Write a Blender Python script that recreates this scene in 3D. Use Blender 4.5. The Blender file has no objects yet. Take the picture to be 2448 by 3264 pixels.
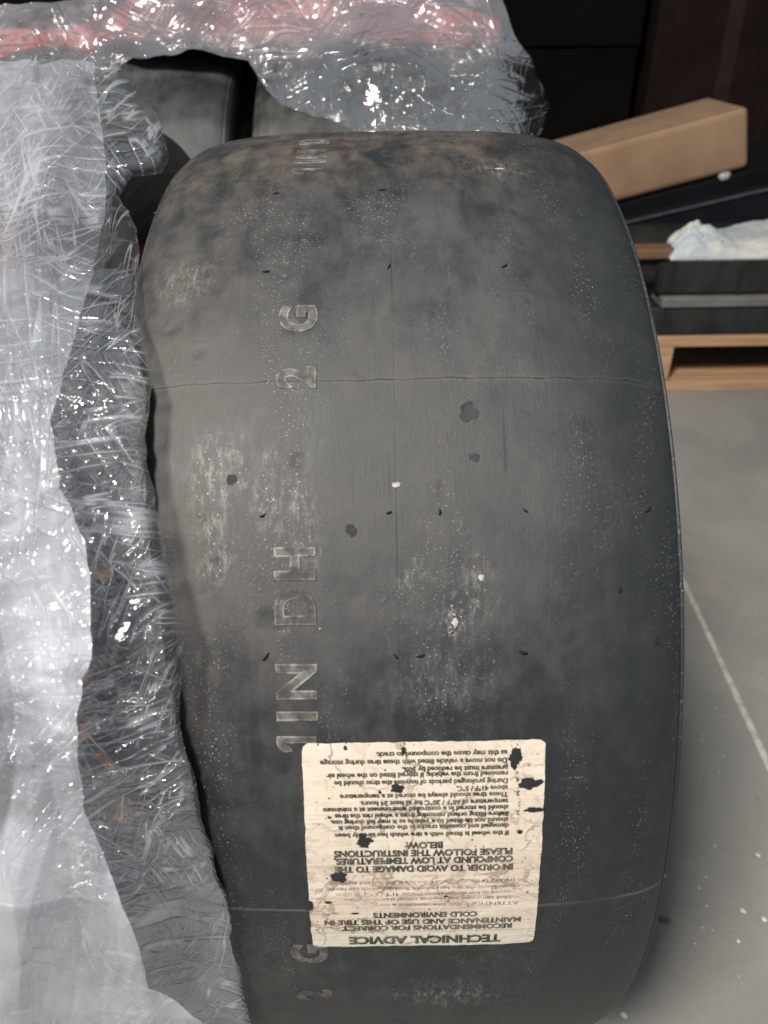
import bpy, bmesh, math, random
import numpy as np
from mathutils import Vector, Matrix

C = bpy.context.scene.collection
S = bpy.context.scene
random.seed(7)
RNG = np.random.default_rng(11)
R = math.radians

# ------------------------------------------------------------------ camera
TR = 0.33                                   # tyre outer radius, tyre stands on the floor at the origin
FOC = 2450.0                                # focal length in pixels of the 2448 x 3264 photograph
PITCH = R(33.0)
AX = np.array([1.0, -0.0146, 0.0026]); AX /= np.linalg.norm(AX)       # tyre axle seen from the camera (x right, y down, z forward)
CEN = np.array([0.0045, 0.0477, 0.6470])                               # tyre centre seen from the camera
g = np.array([0.0, math.cos(PITCH), math.sin(PITCH)]); g -= AX * (AX @ g); g /= np.linalg.norm(g)
ZC = -g
YC = np.cross(ZC, AX)
M = np.stack([AX, YC, ZC])                  # camera axes -> world
CAM = np.array([0, 0, TR]) - M @ CEN

def W_(u, v, d):
    """world point seen at pixel (u, v) of the photograph at depth d along the optical axis"""
    u = np.asarray(u, float); v = np.asarray(v, float); d = np.asarray(d, float)
    p = np.stack(np.broadcast_arrays((u - 1224) / FOC * d, (v - 1632) / FOC * d, d), -1)
    return p @ M.T + CAM
def on_y(u, v, y):
    a = W_(u, v, 1.0) - CAM
    return CAM + a * ((y - CAM[1]) / a[1])
def on_floor(u, v):
    a = W_(u, v, 1.0) - CAM
    return CAM + a * (-CAM[2] / a[2])

cd = bpy.data.cameras.new('camera'); cam = bpy.data.objects.new('camera', cd); C.objects.link(cam)
mw = Matrix.Identity(4)
for r in range(3):
    mw[r][0] = M[r, 0]; mw[r][1] = -M[r, 1]; mw[r][2] = -M[r, 2]; mw[r][3] = CAM[r]
cam.matrix_world = mw
cd.sensor_fit = 'VERTICAL'; cd.sensor_height = 36.0; cd.lens = FOC / 3264 * 36
cd.clip_start = 0.02; cd.clip_end = 100
cd.dof.use_dof = True; cd.dof.focus_distance = 0.40; cd.dof.aperture_fstop = 11
S.camera = cam

# ------------------------------------------------------------------ light
w = bpy.data.worlds.new('World'); S.world = w; w.use_nodes = True
bg = w.node_tree.nodes['Background']
bg.inputs['Color'].default_value = (0.74, 0.90, 1.0, 1); bg.inputs['Strength'].default_value = 0.27
ld = bpy.data.lights.new('key', 'AREA'); ld.shape = 'RECTANGLE'; ld.size = 0.55; ld.size_y = 0.55
ld.energy = 168; ld.color = (1.0, 0.945, 0.865)
key = bpy.data.objects.new('key', ld); C.objects.link(key)
key.location = (-0.98, -1.45, 2.92)
key.rotation_euler = (Vector((0.1, 0.1, 0.35)) - key.location).to_track_quat('-Z', 'Y').to_euler()
S.view_settings.view_transform = 'Standard'; S.view_settings.look = 'None'
S.view_settings.exposure = 0.0; S.view_settings.gamma = 1.0
S.render.engine = 'CYCLES'
S.cycles.transparent_max_bounces = 16; S.cycles.max_bounces = 6; S.cycles.diffuse_bounces = 3; S.cycles.glossy_bounces = 3

# ------------------------------------------------------------------ helpers
def link(name, me, mats=None, parent=None, smooth=False):
    o = bpy.data.objects.new(name, me); C.objects.link(o)
    if mats:
        for m in (mats if isinstance(mats, (list, tuple)) else [mats]): me.materials.append(m)
    if smooth: me.polygons.foreach_set('use_smooth', [True] * len(me.polygons))
    if parent: o.parent = parent
    return o
def tag(o, label, cat, group=None):
    o['label'] = label; o['category'] = cat
    if group: o['group'] = group
    return o
def thing(name, label, cat, loc=(0, 0, 0), rot=(0, 0, 0), group=None):
    o = bpy.data.objects.new(name, None); C.objects.link(o); o.empty_display_size = 0.05
    o.location = loc; o.rotation_euler = rot
    return tag(o, label, cat, group)
def mesh(name, verts, faces):
    me = bpy.data.meshes.new(name); me.from_pydata([tuple(map(float, v)) for v in verts], [], faces); me.update(); return me
def grid_mesh(name, P, uv=None, closed=False):
    n, m = P.shape[:2]
    i, j = np.meshgrid(np.arange(n if closed else n - 1), np.arange(m - 1), indexing='ij')
    i2 = (i + 1) % n
    F = np.stack([i * m + j, i * m + j + 1, i2 * m + j + 1, i2 * m + j], -1).reshape(-1, 4)
    me = bpy.data.meshes.new(name)
    me.vertices.add(n * m); me.vertices.foreach_set('co', P.reshape(-1).astype(np.float32))
    me.loops.add(F.size); me.loops.foreach_set('vertex_index', F.reshape(-1).astype(np.int32))
    me.polygons.add(len(F)); me.polygons.foreach_set('loop_start', np.arange(0, F.size, 4, dtype=np.int32))
    me.polygons.foreach_set('loop_total', np.full(len(F), 4, np.int32)) if False else None
    me.update(calc_edges=True)
    if uv is not None:
        l = me.uv_layers.new(name='UVMap')
        if closed:                                      # the last row wraps
            cu = np.stack([uv[i, j], uv[i, j + 1], uv[np.minimum(i + 1, n), j + 1], uv[np.minimum(i + 1, n), j]], -2)
        else:
            cu = np.stack([uv[i, j], uv[i, j + 1], uv[i + 1, j + 1], uv[i + 1, j]], -2)
        l.data.foreach_set('uv', cu.reshape(-1).astype(np.float32))
    return me
def bm_box(bm, size, loc=(0, 0, 0), rot=None, bevel=0.0, seg=2):
    r = bmesh.ops.create_cube(bm, size=1.0); vs = r['verts']
    bmesh.ops.scale(bm, vec=size, verts=vs)
    if bevel:
        es = list({e for v in vs for e in v.link_edges})
        q = bmesh.ops.bevel(bm, geom=es, offset=bevel, segments=seg, affect='EDGES', profile=0.6)
        vs = list({v for f in q['faces'] for v in f.verts} | {v for v in vs if v.is_valid})
    if rot is not None: bmesh.ops.rotate(bm, matrix=rot, verts=vs)
    bmesh.ops.translate(bm, vec=loc, verts=vs)
    return vs
def box(name, size, loc, mat, parent=None, bevel=0.002, jitter=0.0, seg=2, smooth=False):
    bm = bmesh.new(); bm_box(bm, size, (0, 0, 0), None, bevel, seg)
    if jitter:
        for v in bm.verts: v.co += Vector((random.uniform(-1, 1), random.uniform(-1, 1), random.uniform(-1, 1))) * jitter
    me = bpy.data.meshes.new(name); bm.to_mesh(me); bm.free()
    o = link(name, me, mat, parent, smooth); o.location = loc
    return o

def vnoise(p, seed=0):
    """smooth value noise of 2-D points"""
    p = np.asarray(p, float); i = np.floor(p).astype(np.int64); f = p - i; f = f * f * (3 - 2 * f)
    def h(a, b):
        n = (a * 374761393 + b * 668265263 + seed * 974711) & 0x7fffffff
        n = ((n ^ (n >> 13)) * 1274126177) & 0x7fffffff
        return ((n ^ (n >> 16)) & 0xffff) / 65535.0
    x, y = i[..., 0], i[..., 1]
    a = h(x, y) * (1 - f[..., 0]) + h(x + 1, y) * f[..., 0]
    b = h(x, y + 1) * (1 - f[..., 0]) + h(x + 1, y + 1) * f[..., 0]
    return a * (1 - f[..., 1]) + b * f[..., 1] - 0.5
def fbm(p, o=4, seed=0):
    p = np.asarray(p, float); s = 0; a = 1.0
    for k in range(o): s = s + a * vnoise(p * 2 ** k + 17.3 * k, seed + k); a *= 0.5
    return s

# ------------------------------------------------------------------ node helpers
class NT:
    def __init__(s, name):
        s.m = bpy.data.materials.new(name); s.m.use_nodes = True; s.t = s.m.node_tree; s.t.nodes.clear()
        s.out = s.n('ShaderNodeOutputMaterial')
    def n(s, kind, **kw):
        x = s.t.nodes.new(kind)
        for k, v in kw.items():
            if hasattr(x, k) and k not in ('inputs',): setattr(x, k, v)
        return x
    def l(s, a, b): s.t.links.new(a, b)
    def set(s, sock, v):
        if isinstance(v, bpy.types.NodeSocket): s.l(v, sock)
        elif v is not None:
            if isinstance(v, (tuple, list)) and len(v) == 3 and sock.type == 'RGBA': v = (*v, 1)
            sock.default_value = v
    def coord(s, which='Object'): return s.n('ShaderNodeTexCoord').outputs[which]
    def mp(s, vec, scale=(1, 1, 1), loc=(0, 0, 0), rot=(0, 0, 0)):
        x = s.n('ShaderNodeMapping'); s.l(vec, x.inputs['Vector'])
        x.inputs['Scale'].default_value = scale; x.inputs['Location'].default_value = loc; x.inputs['Rotation'].default_value = rot
        return x.outputs[0]
    def noise(s, vec, scale, detail=4, rough=0.55, dist=0.0, out='Fac'):
        x = s.n('ShaderNodeTexNoise'); s.set(x.inputs['Vector'], vec)
        x.inputs['Scale'].default_value = scale; x.inputs['Detail'].default_value = detail
        x.inputs['Roughness'].default_value = rough; x.inputs['Distortion'].default_value = dist
        return x.outputs[out]
    def vor(s, vec, scale, feature='F1', out='Distance', rnd=1.0):
        x = s.n('ShaderNodeTexVoronoi', feature=feature); s.set(x.inputs['Vector'], vec)
        x.inputs['Scale'].default_value = scale; x.inputs['Randomness'].default_value = rnd
        return x.outputs[out]
    def ramp(s, fac, stops):
        x = s.n('ShaderNodeValToRGB'); s.l(fac, x.inputs[0]); e = x.color_ramp.elements
        while len(e) < len(stops): e.new(0.5)
        for k, (p, c) in enumerate(stops):
            e[k].position = p; e[k].color = (c, c, c, 1) if not isinstance(c, (tuple, list)) else (*c, 1)
        return x.outputs[0]
    def math(s, op, a, b=None, c=None, clamp=False):
        x = s.n('ShaderNodeMath', operation=op); x.use_clamp = clamp
        for k, v in enumerate((a, b, c)):
            if v is not None: s.set(x.inputs[k], v)
        return x.outputs[0]
    def rng(s, v, a, b, c=0.0, d=1.0, smooth=True):
        x = s.n('ShaderNodeMapRange', interpolation_type='SMOOTHSTEP' if smooth else 'LINEAR')
        s.set(x.inputs['Value'], v)
        for k, q in (('From Min', a), ('From Max', b), ('To Min', c), ('To Max', d)): s.set(x.inputs[k], q)
        return x.outputs[0]
    def mix(s, fac, a, b, mode='MIX'):
        x = s.n('ShaderNodeMix', data_type='RGBA', blend_type=mode)
        s.set(x.inputs[0], fac); s.set(x.inputs[6], a); s.set(x.inputs[7], b)
        return x.outputs[2]
    def bump(s, h, strength=0.5, dist=0.01, normal=None):
        x = s.n('ShaderNodeBump'); s.l(h, x.inputs['Height'])
        x.inputs['Strength'].default_value = strength; x.inputs['Distance'].default_value = dist
        if normal is not None: s.l(normal, x.inputs['Normal'])
        return x.outputs[0]
    def pbr(s, col, rough=0.6, spec=0.5, normal=None, metal=0.0, **kw):
        x = s.n('ShaderNodeBsdfPrincipled')
        s.set(x.inputs['Base Color'], col); s.set(x.inputs['Roughness'], rough)
        s.set(x.inputs['Specular IOR Level'], spec); s.set(x.inputs['Metallic'], metal)
        if normal is not None: s.l(normal, x.inputs['Normal'])
        for k, v in kw.items(): s.set(x.inputs[k], v)
        return x.outputs[0]
    def done(s, sh): s.l(sh, s.out.inputs['Surface']); return s.m

# ------------------------------------------------------------------ tyre surface (phi = angle from the front, x = along the axle)
TW, TB, E1, E2 = 0.1286, 0.2808, 0.5894, 0.3587
def prof(t):
    x = -TW * np.sign(np.cos(t)) * np.abs(np.cos(t)) ** E1
    r = TB + (TR - TB) * np.abs(np.sin(t)) ** E2
    return x, r
_t = np.linspace(0, math.pi, 2001); _px, _pr = prof(_t)
def rad(x): return np.interp(x, _px, _pr)
def tyre_pt(phi, x, off=0.0):
    """point on the tread: phi from the front (towards the camera side), up positive"""
    r = rad(x) + off
    return np.stack([x + 0 * r, -r * np.cos(phi), TR + r * np.sin(phi)], -1)
def on_tyre(u, v):
    a = W_(u, v, 1.0) - CAM
    d = np.linspace(0.2, 0.9, 3500)
    p = CAM + a * d[:, None]
    inside = np.hypot(p[:, 1], p[:, 2] - TR) < np.interp(p[:, 0], _px, _pr, left=0, right=0)
    k = int(np.argmax(inside))
    if not inside.any(): k = int(np.argmin(np.hypot(p[:, 1], p[:, 2] - TR)))
    return math.atan2(p[k, 2] - TR, -p[k, 1]), p[k, 0], d[k]

# ------------------------------------------------------------------ materials
def drift0(n, off): return n.noise(n.mp(off, (10, 22, 1), (6, 3, 0)), 1.0, 4, 0.6)
def mat_tread(name, dusty=1.0, seams=False, tint=(1, 1, 1), seed=0.0):
    n = NT(name); uv = n.coord('UV')
    sx = n.n('ShaderNodeSeparateXYZ'); n.l(uv, sx.inputs[0]); s_, x_ = sx.outputs[0], sx.outputs[1]
    off = n.mp(uv, loc=(seed, seed * 2, seed))
    blot = n.noise(off, 14, 6, 0.6, 0.6)
    blot2 = n.noise(n.mp(off, loc=(5, 3, 0)), 34, 5, 0.6, 0.3)
    streak = n.noise(n.mp(off, (5, 150, 1)), 1.0, 5, 0.65)
    fine = n.noise(n.mp(off, (60, 900, 1)), 1.0, 3, 0.6)
    top = n.math('MULTIPLY', n.rng(s_, 0.10, 0.24), n.rng(s_, 0.27, 0.42, 1.0, 0.35))                                    # dust, thickest mid-tread, with the soft sheen put into its colour
    edge = n.rng(n.math('ABSOLUTE', n.math('ADD', x_, 0.028)), 0.062, 0.140, 1.0, 0.12)  # shade on the shoulders put into the colour by thinning the dust
    d = n.math('ADD', n.math('MULTIPLY', n.math('SUBTRACT', blot, 0.08), 1.05), n.math('MULTIPLY', blot2, 0.55))
    d = n.math('ADD', d, n.math('MULTIPLY', streak, 0.14))
    d = n.math('ADD', d, n.math('MULTIPLY', top, 0.36))
    d = n.rng(d, 0.60, 1.36)
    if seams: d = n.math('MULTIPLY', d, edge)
    d = n.math('MULTIPLY', d, dusty)
    dust = n.mix(blot2, (0.037 * tint[0], 0.040 * tint[1], 0.043 * tint[2]), (0.068 * tint[0], 0.064 * tint[1], 0.062 * tint[2]))
    crown = n.rng(s_, 0.40, 0.485)
    dust = n.mix(n.math('MULTIPLY', crown, 0.6), dust, (0.140, 0.104, 0.078))
    side = n.rng(x_, -0.12, -0.03, 0.55, 0.0)
    dust = n.mix(side, dust, (0.078 * tint[0], 0.064 * tint[1], 0.053 * tint[2]))
    smear = n.noise(n.mp(off, (26, 75, 1), (1, 9, 0)), 1.0, 5, 0.62, 0.8)
    d = n.math('ADD', d, n.math('MULTIPLY', n.rng(smear, 0.25, 0.75, -0.26, 0.28), n.rng(x_, 0.02, 0.10, 1.0, 0.35)), clamp=True)
    cell = n.noise(n.mp(off, loc=(2, 2, 0)), 75, 4, 0.6, 0.3)
    d = n.math('ADD', d, n.math('MULTIPLY', n.rng(cell, 0.32, 0.70, -0.18, 0.20), n.rng(x_, 0.03, 0.10, 1.0, 0.4)), clamp=True)
    sc_ = n.noise(n.mp(off, (13, 210, 1), (4, 2, 0)), 1.0, 4, 0.7)
    d = n.math('ADD', d, n.math('MULTIPLY', n.rng(sc_, 0.54, 0.74, 0, 0.34), n.math('MULTIPLY', n.rng(drift0(n, off), 0.42, 0.62), n.rng(n.math('ABSOLUTE', x_), 0.05, 0.10, 1, 0))), clamp=True)
    col = n.mix(d, (0.018, 0.021, 0.023), dust)
    col = n.mix(n.rng(fine, 0.42, 0.7, 0, 0.10), col, (0.02, 0.02, 0.022))
    # stains and old dents
    dent = n.vor(n.mp(uv, loc=(seed, 0, 0)), 42, 'SMOOTH_F1')
    dentm = n.math('MULTIPLY', n.rng(dent, 0.05, 0.24, 1, 0), n.rng(n.noise(n.mp(uv, loc=(9, 9, 0)), 30, 2), 0.44, 0.58))
    col = n.mix(n.math('MULTIPLY', dentm, 0.5), col, (0.022, 0.021, 0.021))
    # pale grit, in drifts
    v1 = n.vor(n.mp(uv, loc=(seed, 0, 0)), 380); v2 = n.vor(n.mp(uv, loc=(3 + seed, 1, 0)), 620)
    drift = n.noise(n.mp(off, (9, 30, 1), (2, 7, 0)), 1.0, 4, 0.6)
    m1 = n.math('MULTIPLY', n.rng(v1, 0.06, 0.13, 1, 0), n.rng(drift, 0.52, 0.70))
    m2 = n.math('MULTIPLY', n.rng(v2, 0.08, 0.22, 1, 0), n.rng(drift, 0.44, 0.70))
    grit = n.math('ADD', n.math('MULTIPLY', m1, 0.9), n.math('MULTIPLY', m2, 0.45), clamp=True)
    h = n.math('ADD', n.math('MULTIPLY', blot2, 0.4), n.math('ADD', n.math('MULTIPLY', fine, 0.10), n.math('MULTIPLY', n.noise(uv, 420, 4, 0.7), 0.22)))
    h = n.math('SUBTRACT', h, n.math('MULTIPLY', dentm, 0.9))
    if seams:
        chalk = None
        for (cs, cx, rs, rx, k) in CHALK:                           # scuffed pale patches of ground-in grit
            q = n.n('ShaderNodeVectorMath', operation='MULTIPLY_ADD')
            n.l(uv, q.inputs[0]); q.inputs[1].default_value = (1 / rs, 1 / rx, 0); q.inputs[2].default_value = (-cs / rs, -cx / rx, 0)
            ln = n.n('ShaderNodeVectorMath', operation='LENGTH'); n.l(q.outputs[0], ln.inputs[0])
            e = n.math('MULTIPLY', n.rng(n.math('ADD', ln.outputs['Value'], n.math('MULTIPLY', n.math('SUBTRACT', n.noise(n.mp(uv, loc=(cs * 9, 0, 0)), 70, 4, 0.7), 0.5), 1.6)), 0.1, 1.0, 1, 0), k)
            chalk = e if chalk is None else n.math('MAXIMUM', chalk, e)
        cn = n.noise(n.mp(uv, (0.55, 1.3, 1), (1, 4, 0)), 230, 6, 0.8)
        chm = n.math('MULTIPLY', chalk, n.rng(cn, 0.46, 0.66))
        col = n.mix(n.math('MULTIPLY', chm, 0.62), col, (0.30, 0.29, 0.275))
        wob = n.math('MULTIPLY', n.math('SUBTRACT', n.noise(uv, 90, 4, 0.7), 0.5), 0.0038)
        big = n.math('MULTIPLY', n.math('SUBTRACT', n.noise(n.mp(uv, (0, 14, 0)), 1.0, 2), 0.5), 0.0025)
        ln = n.math('ABSOLUTE', n.math('SUBTRACT', n.math('ADD', n.math('ADD', s_, wob), n.math('ADD', big, n.math('MULTIPLY', x_, CRACK_SLOPE))), CRACK_S))
        wdt = n.rng(n.noise(n.mp(uv, (0, 60, 0)), 1.0, 3, 0.7), 0.36, 0.75, 0.00010, 0.00040)
        wdt = n.math('MULTIPLY', wdt, n.rng(x_, 0.098, 0.122, 1.0, 0.25))
        crack = n.math('LESS_THAN', ln, wdt)
        lip = n.rng(ln, 0.0005, 0.0028, 1, 0)
        col = n.mix(n.math('MULTIPLY', lip, n.math('MULTIPLY', streak, 0.10)), col, (0.22, 0.2, 0.18))  # pale highlight along the crack lip, put into the colour
        col = n.mix(crack, col, (0.004, 0.004, 0.004))
        l2 = n.math('ABSOLUTE', n.math('SUBTRACT', n.math('ADD', s_, n.math('MULTIPLY', wob, 0.5)), SEAM_S))
        seam = n.math('MULTIPLY', n.rng(l2, 0.0003, 0.0012, 1, 0), n.rng(n.noise(n.mp(uv, (0, 30, 0), (0, 3, 0)), 1.0, 3), 0.3, 0.6))
        col = n.mix(n.math('MULTIPLY', seam, 0.28), col, (0.24, 0.21, 0.19))
        # the mould line along the middle of the tread, and long thin drag marks
        cl = n.math('ABSOLUTE', n.math('SUBTRACT', n.math('ADD', x_, n.math('MULTIPLY', wob, 0.12)), 0.0008))
        cm = n.math('MULTIPLY', n.rng(cl, 0.0001, 0.00055, 1, 0), n.rng(n.noise(n.mp(uv, (16, 0, 0)), 1.0, 3), 0.4, 0.65))
        col = n.mix(n.math('MULTIPLY', cm, 0.6), col, (0.016, 0.016, 0.017))
        dm = n.noise(n.mp(uv, (9, 260, 1), (0, 2, 0)), 1.0, 2, 0.5)
        dm = n.math('MULTIPLY', n.rng(dm, 0.66, 0.72), n.rng(n.math('ABSOLUTE', n.math('SUBTRACT', s_, 0.262)), 0.012, 0.03, 1, 0))
        col = n.mix(n.math('MULTIPLY', dm, 0.7), col, (0.018, 0.018, 0.02))
        h = n.math('SUBTRACT', h, n.math('MULTIPLY', crack, 1.6))
        h = n.math('SUBTRACT', h, n.math('MULTIPLY', cm, 0.3))
        grit = n.math('ADD', grit, n.math('MULTIPLY', n.math('MULTIPLY', n.rng(v1, 0.06, 0.17, 1, 0), chalk), 0.8), clamp=True)
    col = n.mix(grit, col, (0.52, 0.50, 0.47))
    nb = n.bump(h, 0.35, 0.002)
    nb = n.bump(n.noise(uv, 1400, 2, 0.6), 0.15, 0.0006, nb)
    return n.done(n.pbr(col, n.rng(d, 0, 1, 0.47, 0.64), 0.46, nb))

def mat_simple(name, col, rough=0.6, spec=0.4, var=0.3, scale=20, bump=0.2, bscale=60, stretch=(1, 1, 1), col2=None, metal=0.0):
    n = NT(name); o = n.mp(n.coord('Object'), stretch)
    a = n.noise(o, scale, 6, 0.6, 0.4)
    c2 = col2 if col2 else tuple(c * (1 - var) for c in col)
    c = n.mix(n.rng(a, 0.3, 0.7), c2, tuple(min(1, k * (1 + var * 0.5)) for k in col))
    nb = n.bump(n.noise(o, bscale, 4, 0.6), bump, 0.003)
    return n.done(n.pbr(c, rough, spec, nb, metal))

def mat_film(name, haze=0.25, tint=(0.86, 0.90, 0.93), seed=0.0, stretch=(1, 1, 1), rough=0.10, hz_left=None, hz_low=None, crinkle=1.0, gloss=1.7, gcap=0.36, crehz=0.5, fscale=1.0, folds=((5, 12, 95, .036, .7), (48, 18, 150, .045, .55), (90, 11, 120, .036, .7), (125, 20, 190, .045, .5), (160, 14, 135, .036, .6), (72, 34, 260, .05, .3), (20, 38, 240, .05, .3))):
    n = NT(name); uv = n.mp(n.coord('UV'), loc=(seed, seed, 0)); us = n.mp(uv, stretch)
    big = n.noise(n.mp(uv, loc=(4, 1, 0)), 13, 4, 0.6, 1.0)
    zone = n.rng(n.noise(n.mp(uv, loc=(9, 6, 0)), 24, 3, 0.6, 0.5), 0.40, 0.64)
    mid = n.noise(n.mp(us, (1, 1, 1), (2, 8, 0)), 70, 3, 0.55, 0.8)
    soft = n.noise(n.mp(us, (1, 1, 1), (5, 3, 0)), 38, 2, 0.5, 0.6)
    h = n.math('MULTIPLY', mid, n.math('ADD', 0.07, n.math('MULTIPLY', zone, 0.30)))
    h = n.math('ADD', h, n.math('MULTIPLY', soft, 1.1))
    cre = None; zw = n.rng(big, 0.3, 0.7, 0.7, 1.7)
    for k, (an, sa, sb, wd, am) in enumerate(folds):               # straight pulled folds: thin ridges of stretched noise, each kind in its own patches
        q = n.noise(n.mp(n.mp(uv, rot=(0, 0, R(an))), (sa * fscale, sb * fscale, 1), (k * 3.1, k * 1.7, 0)), 1.0, 1, 0.4, 0.25)
        rg_ = n.rng(n.math('ABSOLUTE', n.math('SUBTRACT', q, 0.5)), 0.0, n.math('MULTIPLY', zw, wd), 1, 0)
        zk = n.rng(n.noise(n.mp(uv, loc=(k * 2.3 + 1, k * 5.1, 0)), 22 * fscale, 3, 0.6, 0.5), 0.46, 0.60)
        rg_ = n.math('MULTIPLY', rg_, zk)
        h = n.math('ADD', h, n.math('MULTIPLY', rg_, am))
        t = n.math('POWER', rg_, 4.0); cre = t if cre is None else n.math('MAXIMUM', cre, t)
    nb = n.bump(h, 0.85 * crinkle, 0.0016)
    hz = n.math('ADD', n.math('MULTIPLY', n.rng(big, 0.3, 0.7), 0.8), n.math('MULTIPLY', n.rng(mid, 0.40, 0.75), 0.30))
    hz = n.math('ADD', n.math('MULTIPLY', hz, haze * 0.95), n.math('ADD', haze * 0.35, n.math('MULTIPLY', cre, crehz)))
    sx = n.n('ShaderNodeSeparateXYZ'); n.l(n.coord('UV'), sx.inputs[0])
    if hz_left: hz = n.math('ADD', hz, n.math('MULTIPLY', n.rng(sx.outputs[0], hz_left[0], hz_left[1], 1, 0), n.math('MULTIPLY', n.math('ADD', 0.4, big), hz_left[2])))
    if hz_low: hz = n.math('ADD', hz, n.math('MULTIPLY', n.rng(sx.outputs[1], hz_low[0], hz_low[1]), n.math('MULTIPLY', n.rng(n.math('ADD', n.math('MULTIPLY', big, 0.7), n.math('MULTIPLY', n.noise(n.mp(uv, loc=(2, 5, 0)), 48, 4, 0.65, 0.8), 0.3)), 0.36, 0.60, 0.45, 1.15), hz_low[2])))
    hz = n.math('MINIMUM', n.math('MAXIMUM', hz, 0.02), 0.9)
    df = n.n('ShaderNodeBsdfDiffuse'); df.inputs[0].default_value = (*tint, 1)
    tl = n.n('ShaderNodeBsdfTranslucent'); tl.inputs[0].default_value = (*tint, 1)
    tp = n.n('ShaderNodeBsdfTransparent'); tp.inputs[0].default_value = (0.97, 0.97, 0.975, 1)
    gl = n.n('ShaderNodeBsdfGlossy'); gl.inputs['Roughness'].default_value = rough; n.l(nb, gl.inputs['Normal'])
    m1 = n.n('ShaderNodeMixShader'); m1.inputs[0].default_value = 0.45; n.l(df.outputs[0], m1.inputs[1]); n.l(tl.outputs[0], m1.inputs[2])
    m2 = n.n('ShaderNodeMixShader'); n.l(hz, m2.inputs[0]); n.l(tp.outputs[0], m2.inputs[1]); n.l(m1.outputs[0], m2.inputs[2])
    fr = n.n('ShaderNodeFresnel'); fr.inputs[0].default_value = 1.5; n.l(nb, fr.inputs['Normal'])
    m3 = n.n('ShaderNodeMixShader'); n.l(n.math('MINIMUM', n.math('MULTIPLY', fr.outputs[0], gloss), gcap), m3.inputs[0])
    n.l(m2.outputs[0], m3.inputs[1]); n.l(gl.outputs[0], m3.inputs[2])
    return n.done(m3.outputs[0])

def mat_wood(name, c1, c2, axis=0):
    n = NT(name); o = n.coord('Object'); st = [40, 40, 40]; st[axis] = 2.5
    a = n.noise(n.mp(o, tuple(st)), 1.0, 5, 0.6, 1.5); b = n.noise(n.mp(o, tuple(k * 4 for k in st)), 1.0, 3, 0.6)
    c = n.mix(n.rng(a, 0.3, 0.7), c1, c2); c = n.mix(n.rng(b, 0.5, 0.75, 0, 0.35), c, tuple(k * 0.55 for k in c1))
    return n.done(n.pbr(c, 0.75, 0.25, n.bump(b, 0.3, 0.002)))

def mat_floor():
    n = NT('concrete'); o = n.coord('Object')
    a = n.noise(o, 3.0, 7, 0.62, 0.6); b = n.noise(n.mp(o, loc=(3, 2, 0)), 11, 6, 0.65, 0.4); f = n.noise(o, 260, 4, 0.7)
    c = n.mix(n.rng(a, 0.3, 0.7), (0.205, 0.200, 0.190), (0.285, 0.268, 0.245))
    c = n.mix(n.rng(b, 0.48, 0.72, 0, 0.5), c, (0.20, 0.195, 0.185))
    c = n.mix(n.rng(f, 0.45, 0.7, 0, 0.25), c, (0.16, 0.155, 0.15))
    st = n.noise(n.mp(o, loc=(8, 1, 0)), 5.5, 3, 0.6)
    c = n.mix(n.rng(st, 0.60, 0.74, 0, 0.45), c, (0.30, 0.235, 0.165))
    v = n.vor(o, 75); c = n.mix(n.math('MULTIPLY', n.rng(v, 0.05, 0.11, 1, 0), n.rng(n.noise(o, 9, 2), 0.5, 0.62)), c, (0.55, 0.53, 0.48))
    v = n.vor(n.mp(o, loc=(4, 4, 0)), 50); c = n.mix(n.math('MULTIPLY', n.rng(v, 0.04, 0.10, 0.6, 0), n.rng(n.noise(n.mp(o, loc=(7, 0, 0)), 8, 2), 0.5, 0.6)), c, (0.08, 0.075, 0.07))
    return n.done(n.pbr(c, n.rng(b, 0.3, 0.7, 0.5, 0.72), 0.4, n.bump(n.math('ADD', b, n.math('MULTIPLY', f, 0.4)), 0.25, 0.003)))

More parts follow.
